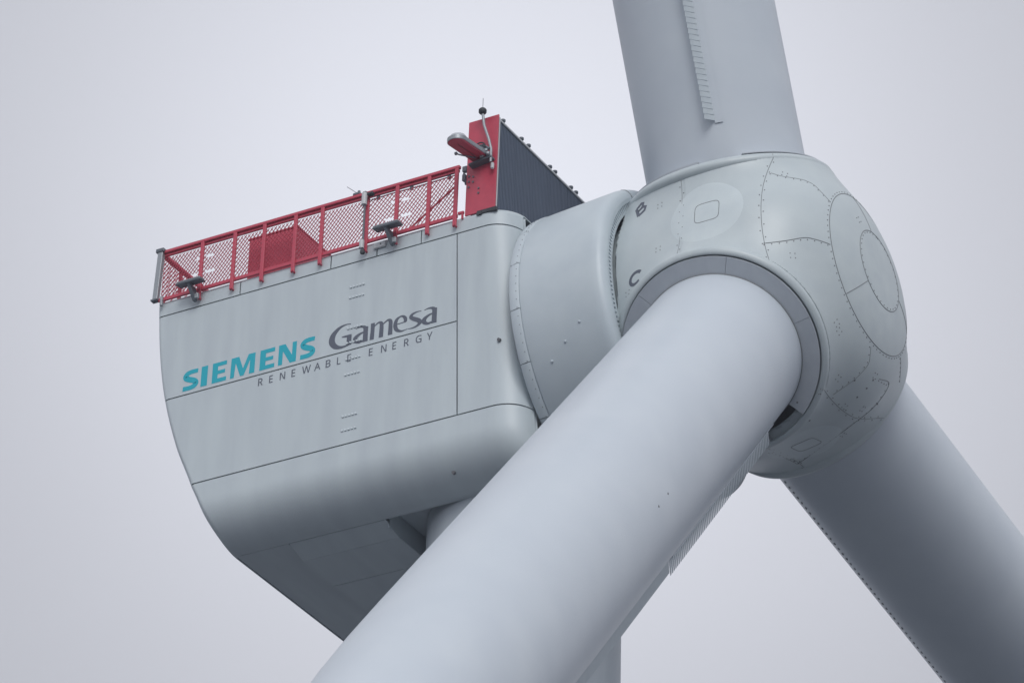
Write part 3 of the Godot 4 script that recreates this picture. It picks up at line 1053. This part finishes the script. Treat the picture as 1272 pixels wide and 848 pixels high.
func make_platform_things() -> void:
	var b := MB.new()
	var t := thing("hoist_housing", "dark red box housing standing on the platform behind the mesh", "housing", at_hub(Vector3(0, 0, 0)))
	b.box(Vector3(-13.9, 3.88, 2.1), Vector3(1.66, 1.66, 2.7), Basis(), 0.03)
	part("body", b, mats.red, t)
	b = MB.new()
	b.box(Vector3(-13.9, 4.73, 2.1), Vector3(1.72, 0.05, 2.76), Basis(), 0.015)
	part("lid", b, mats.red, t)

	t = thing("corner_post", "tall grey square post with dark cap at the platform's rear corner", "post", at_hub())
	b = MB.new()
	b.box(Vector3(-17.38, 3.84, 4.12), Vector3(0.17, 1.60, 0.15), Basis(Vector3(0, 0, 1), -0.04), 0.015)
	part("tube", b, mats.steel, t)
	b = MB.new()
	b.box(Vector3(-17.36, 4.70, 4.12), Vector3(0.28, 0.13, 0.2), Basis(), 0.02)
	b.box(Vector3(-17.45, 3.03, 4.12), Vector3(0.18, 0.05, 0.17))
	part("cap", b, mats.bracket, t)
	b = MB.new()
	b.box(Vector3(-17.2, 2.96, 4.12), Vector3(0.08, 0.32, 0.08), Basis(), 0.01)
	part("foot", b, mats.steel, t)

	for k in 2:
		var x: float = [-16.02, -9.34][k]
		t = thing("signal_shelf", ["dark T-shaped light shelf on the railing post next to the platform's rear corner", "dark T-shaped light shelf on the railing post above the lettering's last word"][k], "light shelf", at_hub(), "dark light shelves bracketed to the near railing")
		b = MB.new()
		b.box(Vector3(x, 3.10, 4.40), Vector3(0.86, 0.06, 0.30), Basis(Vector3(1, 0, 0), 0.15), 0.015)
		part("shelf", b, mats.bracket, t)
		b = MB.new()
		b.box(Vector3(x, 3.165, 4.40), Vector3(0.80, 0.05, 0.26), Basis(Vector3(1, 0, 0), 0.15), 0.015)
		part("lamp_bar", b, mats.steel, t)
		b = MB.new()
		b.slab([PackedVector3Array([Vector3(x + 0.02, 3.06, 4.50), Vector3(x + 0.02, 3.06, 4.14)]), PackedVector3Array([Vector3(x + 0.10, 2.60, 4.24), Vector3(x + 0.10, 2.60, 4.12)])], 0.09, 1.0)
		part("bracket", b, mats.bracket, t)
		b = MB.new()
		b.box(Vector3(x + 0.11, 2.72, 4.22), Vector3(0.17, 0.17, 0.09), Basis(), 0.012)
		part("clamp", b, mats.steel, t)

	t = thing("weather_sensor", "slim pipe with white cylinder heads clamped over a railing post", "sensor", at_hub())
	b = MB.new()
	b.tube([Vector3(-10.24, 2.62, 4.24), Vector3(-10.26, 4.4, 4.24)], 0.03, 10)
	part("pipe", b, mats.bracket, t)
	for q in [[2.72, 2.98, 0.075], [4.18, 4.56, 0.085]]:
		b = MB.new()
		b.lathe([Vector2(0, 0.001), Vector2(0, q[2]), Vector2(q[1] - q[0], q[2]), Vector2(q[1] - q[0] + 0.03, q[2] * 0.6), Vector2(q[1] - q[0] + 0.03, 0.001)], Vector3(-10.27, q[0], 4.26), Vector3.UP, 16, 0, TAU, true)
		part("head", b, mats.device, t)
	b = MB.new()
	b.tube([Vector3(-10.24, 2.56, 4.24), Vector3(-10.24, 2.64, 4.24)], 0.07, 12)
	b.box(Vector3(-10.10, 4.53, 4.2), Vector3(0.2, 0.1, 0.14), Basis(), 0.02)
	b.box(Vector3(-10.3, 4.63, 4.2), Vector3(0.12, 0.07, 0.1), Basis(), 0.02)
	part("cap", b, mats.dark, t)

	t = thing("whip_antenna", "thin slanted whip antenna on a small base on the railing's top rail", "antenna", at_hub())
	b = MB.new()
	b.box(Vector3(-10.66, 4.76, 4.06), Vector3(0.24, 0.09, 0.12), Basis(), 0.02)
	b.lathe([Vector2(0, 0.05), Vector2(0.08, 0.04), Vector2(0.09, 0.001)], Vector3(-10.60, 4.78, 4.06), Vector3.UP, 10)
	part("base", b, mats.bracket, t)
	b = MB.new()
	b.tube([Vector3(-10.66, 4.80, 4.06), Vector3(-11.02, 5.12, 4.06)], 0.011, 6)
	part("whip", b, mats.steel, t)

	t = thing("junction_box", "small flat white box on the roof edge under the railing", "junction box", at_hub())
	b = MB.new()
	b.box(Vector3(-9.80, 2.83, 4.04), Vector3(0.40, 0.20, 0.07), Basis(), 0.015)
	part("cover", b, mats.device, t)
	b = MB.new()
	b.tube([Vector3(-9.76, 2.84, 4.07), Vector3(-9.76, 2.84, 4.085)], 0.022, 8)
	part("lock", b, mats.bolt, t)

# ---------------------------------------------------------------- cooler and what hangs on it
func make_cooler() -> void:
	var t := thing("roof_cooler", "tall dark radiator wall with a bright red end plate on the roof", "cooler", at_hub())
	var b := MB.new()
	b.box(Vector3(-6.55, 4.58, 3.98), Vector3(0.98, 3.14, 0.05), Basis(), 0.008)
	var plate := part("end_plate", b, mats.red, t)
	b = MB.new()
	b.box(Vector3(-6.045, 4.54, 3.955), Vector3(0.014, 3.03, 0.05))
	part("edge_strip", b, mats.device, plate)
	b = MB.new()
	for q in [[-6.95, 4.30], [-6.95, 4.12], [-6.95, 3.94], [-6.81, 4.25], [-6.81, 4.08], [-6.62, 3.82], [-6.62, 3.66]]:
		b.tube([Vector3(q[0], q[1], 4.0), Vector3(q[0], q[1], 4.03)], 0.032, 8)
	part("bolts", b, mats.bolt, plate)
	b = MB.new()
	b.box(Vector3(-6.55, 4.52, -3.98), Vector3(0.98, 3.02, 0.05), Basis(), 0.008)
	part("end_plate", b, mats.red, t)
	# radiator panels with upright ribs
	for k in 8:
		b = MB.new()
		var z0 := 3.93 - k * 0.985
		b.box(Vector3(-6.50, 4.40, z0 - 0.485), Vector3(0.80, 3.10, 0.955))
		part("radiator_panel", b, mats.cooler, t)
		b = MB.new()
		for j in 12:
			b.box(Vector3(-6.085, 4.40, z0 - 0.05 - j * 0.079), Vector3(0.018, 3.06, 0.03))
		part("ribs", b, mats.cooler, t)
	b = MB.new()
	b.box(Vector3(-6.5, 5.98, 0), Vector3(0.86, 0.06, 7.9))
	part("top_frame", b, mats.bracket, t)
	b = MB.new()
	b.box(Vector3(-6.065, 6.00, 0), Vector3(0.03, 0.05, 7.86))
	part("top_trim", b, mats.device, t)
	for z in [3.66, 2.62, 2.22, 0.98, 0.68, -0.25, -0.55, -1.8, -2.1]:
		b = MB.new()
		b.lathe([Vector2(0, 0.05), Vector2(0.05, 0.05), Vector2(0.06, 0.03), Vector2(0.09, 0.03), Vector2(0.10, 0.07), Vector2(0.16, 0.07), Vector2(0.17, 0.001)], Vector3(-6.12, 6.01, z), Vector3.UP, 10)
		part("lifting_eye", b, mats.bracket, t)
	b = MB.new()
	b.box(Vector3(-6.32, 2.99, 3.98), Vector3(0.62, 0.11, 0.10))
	b.box(Vector3(-6.55, 2.94, 4.0), Vector3(0.16, 0.08, 0.10))
	part("foot", b, mats.dark, t)
	b = MB.new()
	b.box(Vector3(-7.15, 3.13, 4.03), Vector3(0.18, 0.07, 0.07)); b.box(Vector3(-7.10, 3.02, 4.03), Vector3(0.05, 0.2, 0.05))
	part("tie_bracket", b, mats.red, t)
	b = MB.new()
	b.box(Vector3(-7.12, 4.62, 3.95), Vector3(0.14, 0.16, 0.12)); b.box(Vector3(-7.14, 4.34, 3.95), Vector3(0.1, 0.2, 0.1)); b.tube([Vector3(-7.16, 4.5, 3.96), Vector3(-7.08, 4.1, 3.96)], 0.03, 8)
	part("hinge", b, mats.bracket, t)

	# lamp tray reaching out over the side
	t = thing("obstruction_light", "oval red-bottomed lamp tray with grey rim jutting from the red end plate", "obstruction light", at_hub())
	var a := Vector3(-6.55, 4.72, 4.12); var c := Vector3(-6.68, 4.62, 5.45)
	var d := (c - a).normalized(); var s := Vector3(0.97, 0.0, 0.09).normalized(); s = (s - d * s.dot(d)).normalized(); var n := d.cross(s).normalized()
	if n.y < 0: n = -n
	var outline := func(grow: float, h: float) -> PackedVector3Array:
		var row := PackedVector3Array()
		for k in 40:
			var g := TAU * k / 40.0
			var e: Vector3 = (c - d * 0.27 if cos(g) > 0 else a + d * 0.05)
			row.append(e + d * cos(g) * (0.27 + grow) + s * sin(g) * (0.27 + grow) + n * h)
		return row
	b = MB.new()
	b.grid([outline.call(-0.26, -0.02), outline.call(-0.03, -0.02)], 1.0, false, true)
	b.grid([outline.call(-0.03, -0.02), outline.call(0.0, 0.01)], 1.0, false, true)
	part("tray", b, mats.red, t)
	b = MB.new()
	b.grid([outline.call(0.0, 0.01), outline.call(0.02, 0.02)], 1.0, false, true)
	b.grid([outline.call(0.02, 0.02), outline.call(0.02, 0.13)], 1.0, false, true)
	b.grid([outline.call(0.02, 0.13), outline.call(-0.26, 0.15)], 1.0, false, true)
	part("rim", b, mats.steel, t)
	b = MB.new()
	b.lathe([Vector2(0.12, 0.25), Vector2(0.20, 0.245), Vector2(0.25, 0.21), Vector2(0.28, 0.12), Vector2(0.285, 0.001)], c - d * 0.30, n, 24)
	part("lens", b, mats.lens, t)
	b = MB.new()
	b.box(Vector3(-6.50, 4.60, 4.10), Vector3(0.75, 0.07, 0.26), Basis(Vector3(0, 0, 1), 0.12), 0.015)
	b.tube([Vector3(-6.60, 4.66, 4.3), Vector3(-6.72, 4.44, 4.9), Vector3(-6.75, 4.40, 5.05)], 0.022, 8)
	b.box(Vector3(-6.75, 4.39, 5.08), Vector3(0.07, 0.07, 0.07))
	part("arm", b, mats.bracket, t)

	t = thing("wind_sensor_mast", "bent steel mast with black mushroom head and needle beside the red end plate", "sensor mast", at_hub())
	b = MB.new()
	b.tube([Vector3(-6.17, 4.48, 4.16), Vector3(-6.16, 4.9, 4.18), Vector3(-6.24, 5.25, 4.20), Vector3(-6.40, 5.75, 4.22), Vector3(-6.46, 6.15, 4.22)], 0.040, 12)
	part("mast", b, mats.steel, t)
	b = MB.new()
	b.lathe([Vector2(-0.04, 0.04), Vector2(-0.01, 0.085), Vector2(0.03, 0.115), Vector2(0.11, 0.115), Vector2(0.15, 0.085), Vector2(0.16, 0.001)], Vector3(-6.47, 6.17, 4.22), Vector3.UP, 18)
	part("head", b, mats.dark, t)
	b = MB.new()
	b.tube([Vector3(-6.47, 6.3, 4.22), Vector3(-6.47, 6.68, 4.22)], 0.012, 6)
	part("needle", b, mats.steel, t)
	b = MB.new()
	b.box(Vector3(-6.52, 4.98, 4.14), Vector3(0.28, 0.22, 0.16), Basis(Vector3(0, 0, 1), 0.4), 0.03)
	b.box(Vector3(-6.36, 4.78, 4.15), Vector3(0.2, 0.14, 0.14), Basis(Vector3(0, 0, 1), -0.2), 0.02)
	b.tube([Vector3(-6.75, 4.9, 4.15), Vector3(-6.6, 5.1, 4.2), Vector3(-6.4, 5.08, 4.2), Vector3(-6.2, 4.9, 4.2)], 0.04, 8)
	part("clamp_block", b, mats.bracket, t)
	b = MB.new()
	var loop := []
	for k in 13:
		var g := -0.6 + k * 0.36
		loop.append(Vector3(-6.48 + cos(g) * 0.16, 5.0 + sin(g) * 0.15, 4.24 + k * 0.004))
	b.tube(loop, 0.022, 6)
	part("hose", b, mats.dark, t)
	b = MB.new()
	for p in [Vector3(-6.30, 4.86, 4.22), Vector3(-6.22, 4.72, 4.24), Vector3(-6.42, 4.7, 4.24)]:
		b.lathe([Vector2(-0.05, 0.001), Vector2(-0.05, 0.06), Vector2(0.04, 0.065), Vector2(0.06, 0.03), Vector2(0.06, 0.001)], p, Vector3(0.3, 0.2, 0.9).normalized(), 12)
	part("connector", b, mats.steel, t)
	b = MB.new()
	b.box(Vector3(-6.13, 4.36, 4.12), Vector3(0.09, 0.2, 0.09), Basis(), 0.02)
	part("terminal", b, mats.device, t)

# ---------------------------------------------------------------- tower and ground
func make_tower() -> void:
	var t := thing("tower", "round pale grey steel tower rising into the nacelle's underside", "tower", Transform3D(Basis(), Vector3(-7.1, 0, 0)))
	var b := MB.new()
	b.lathe([Vector2(0.0, 3.6), Vector2(30.0, 3.15), Vector2(56.0, 2.77), Vector2(60.2, 2.72), Vector2(61.1, 2.72)], Vector3.ZERO, Vector3.UP, 96)
	part("shaft", b, mats.tower, t)
	b = MB.new()
	b.box(Vector3(0, -0.5, 0), Vector3(4000, 1.0, 4000))
	var o := part("ground", b, mats.ground, self)
	o.set_meta("kind", "structure")

func _ready() -> void:
	rng.seed = 11
	make_view()
	make_materials()
	for k in 3: bdirs.append(blade_dir(k))
	make_tower()
	make_nacelle()
	make_generator()
	var rotor := thing("rotor", "three-bladed rotor with rounded pale grey hub and riveted seams", "rotor", rotor_xf())
	make_hub(rotor)
	for k in 3: make_blade(k, rotor)
	make_railing(1.0, [-15.90, -14.77, -13.75, -12.68, -11.77, -10.25, -9.26, -8.20, -7.30], "long red mesh railing above the lettered side of the nacelle")
	make_railing(-1.0, [-15.90, -14.77, -13.75, -12.68, -11.77, -10.25, -9.26, -8.20, -7.30], "long red mesh railing along the far side of the roof platform")
	make_rear_railing()
	make_platform_things()
	make_cooler()
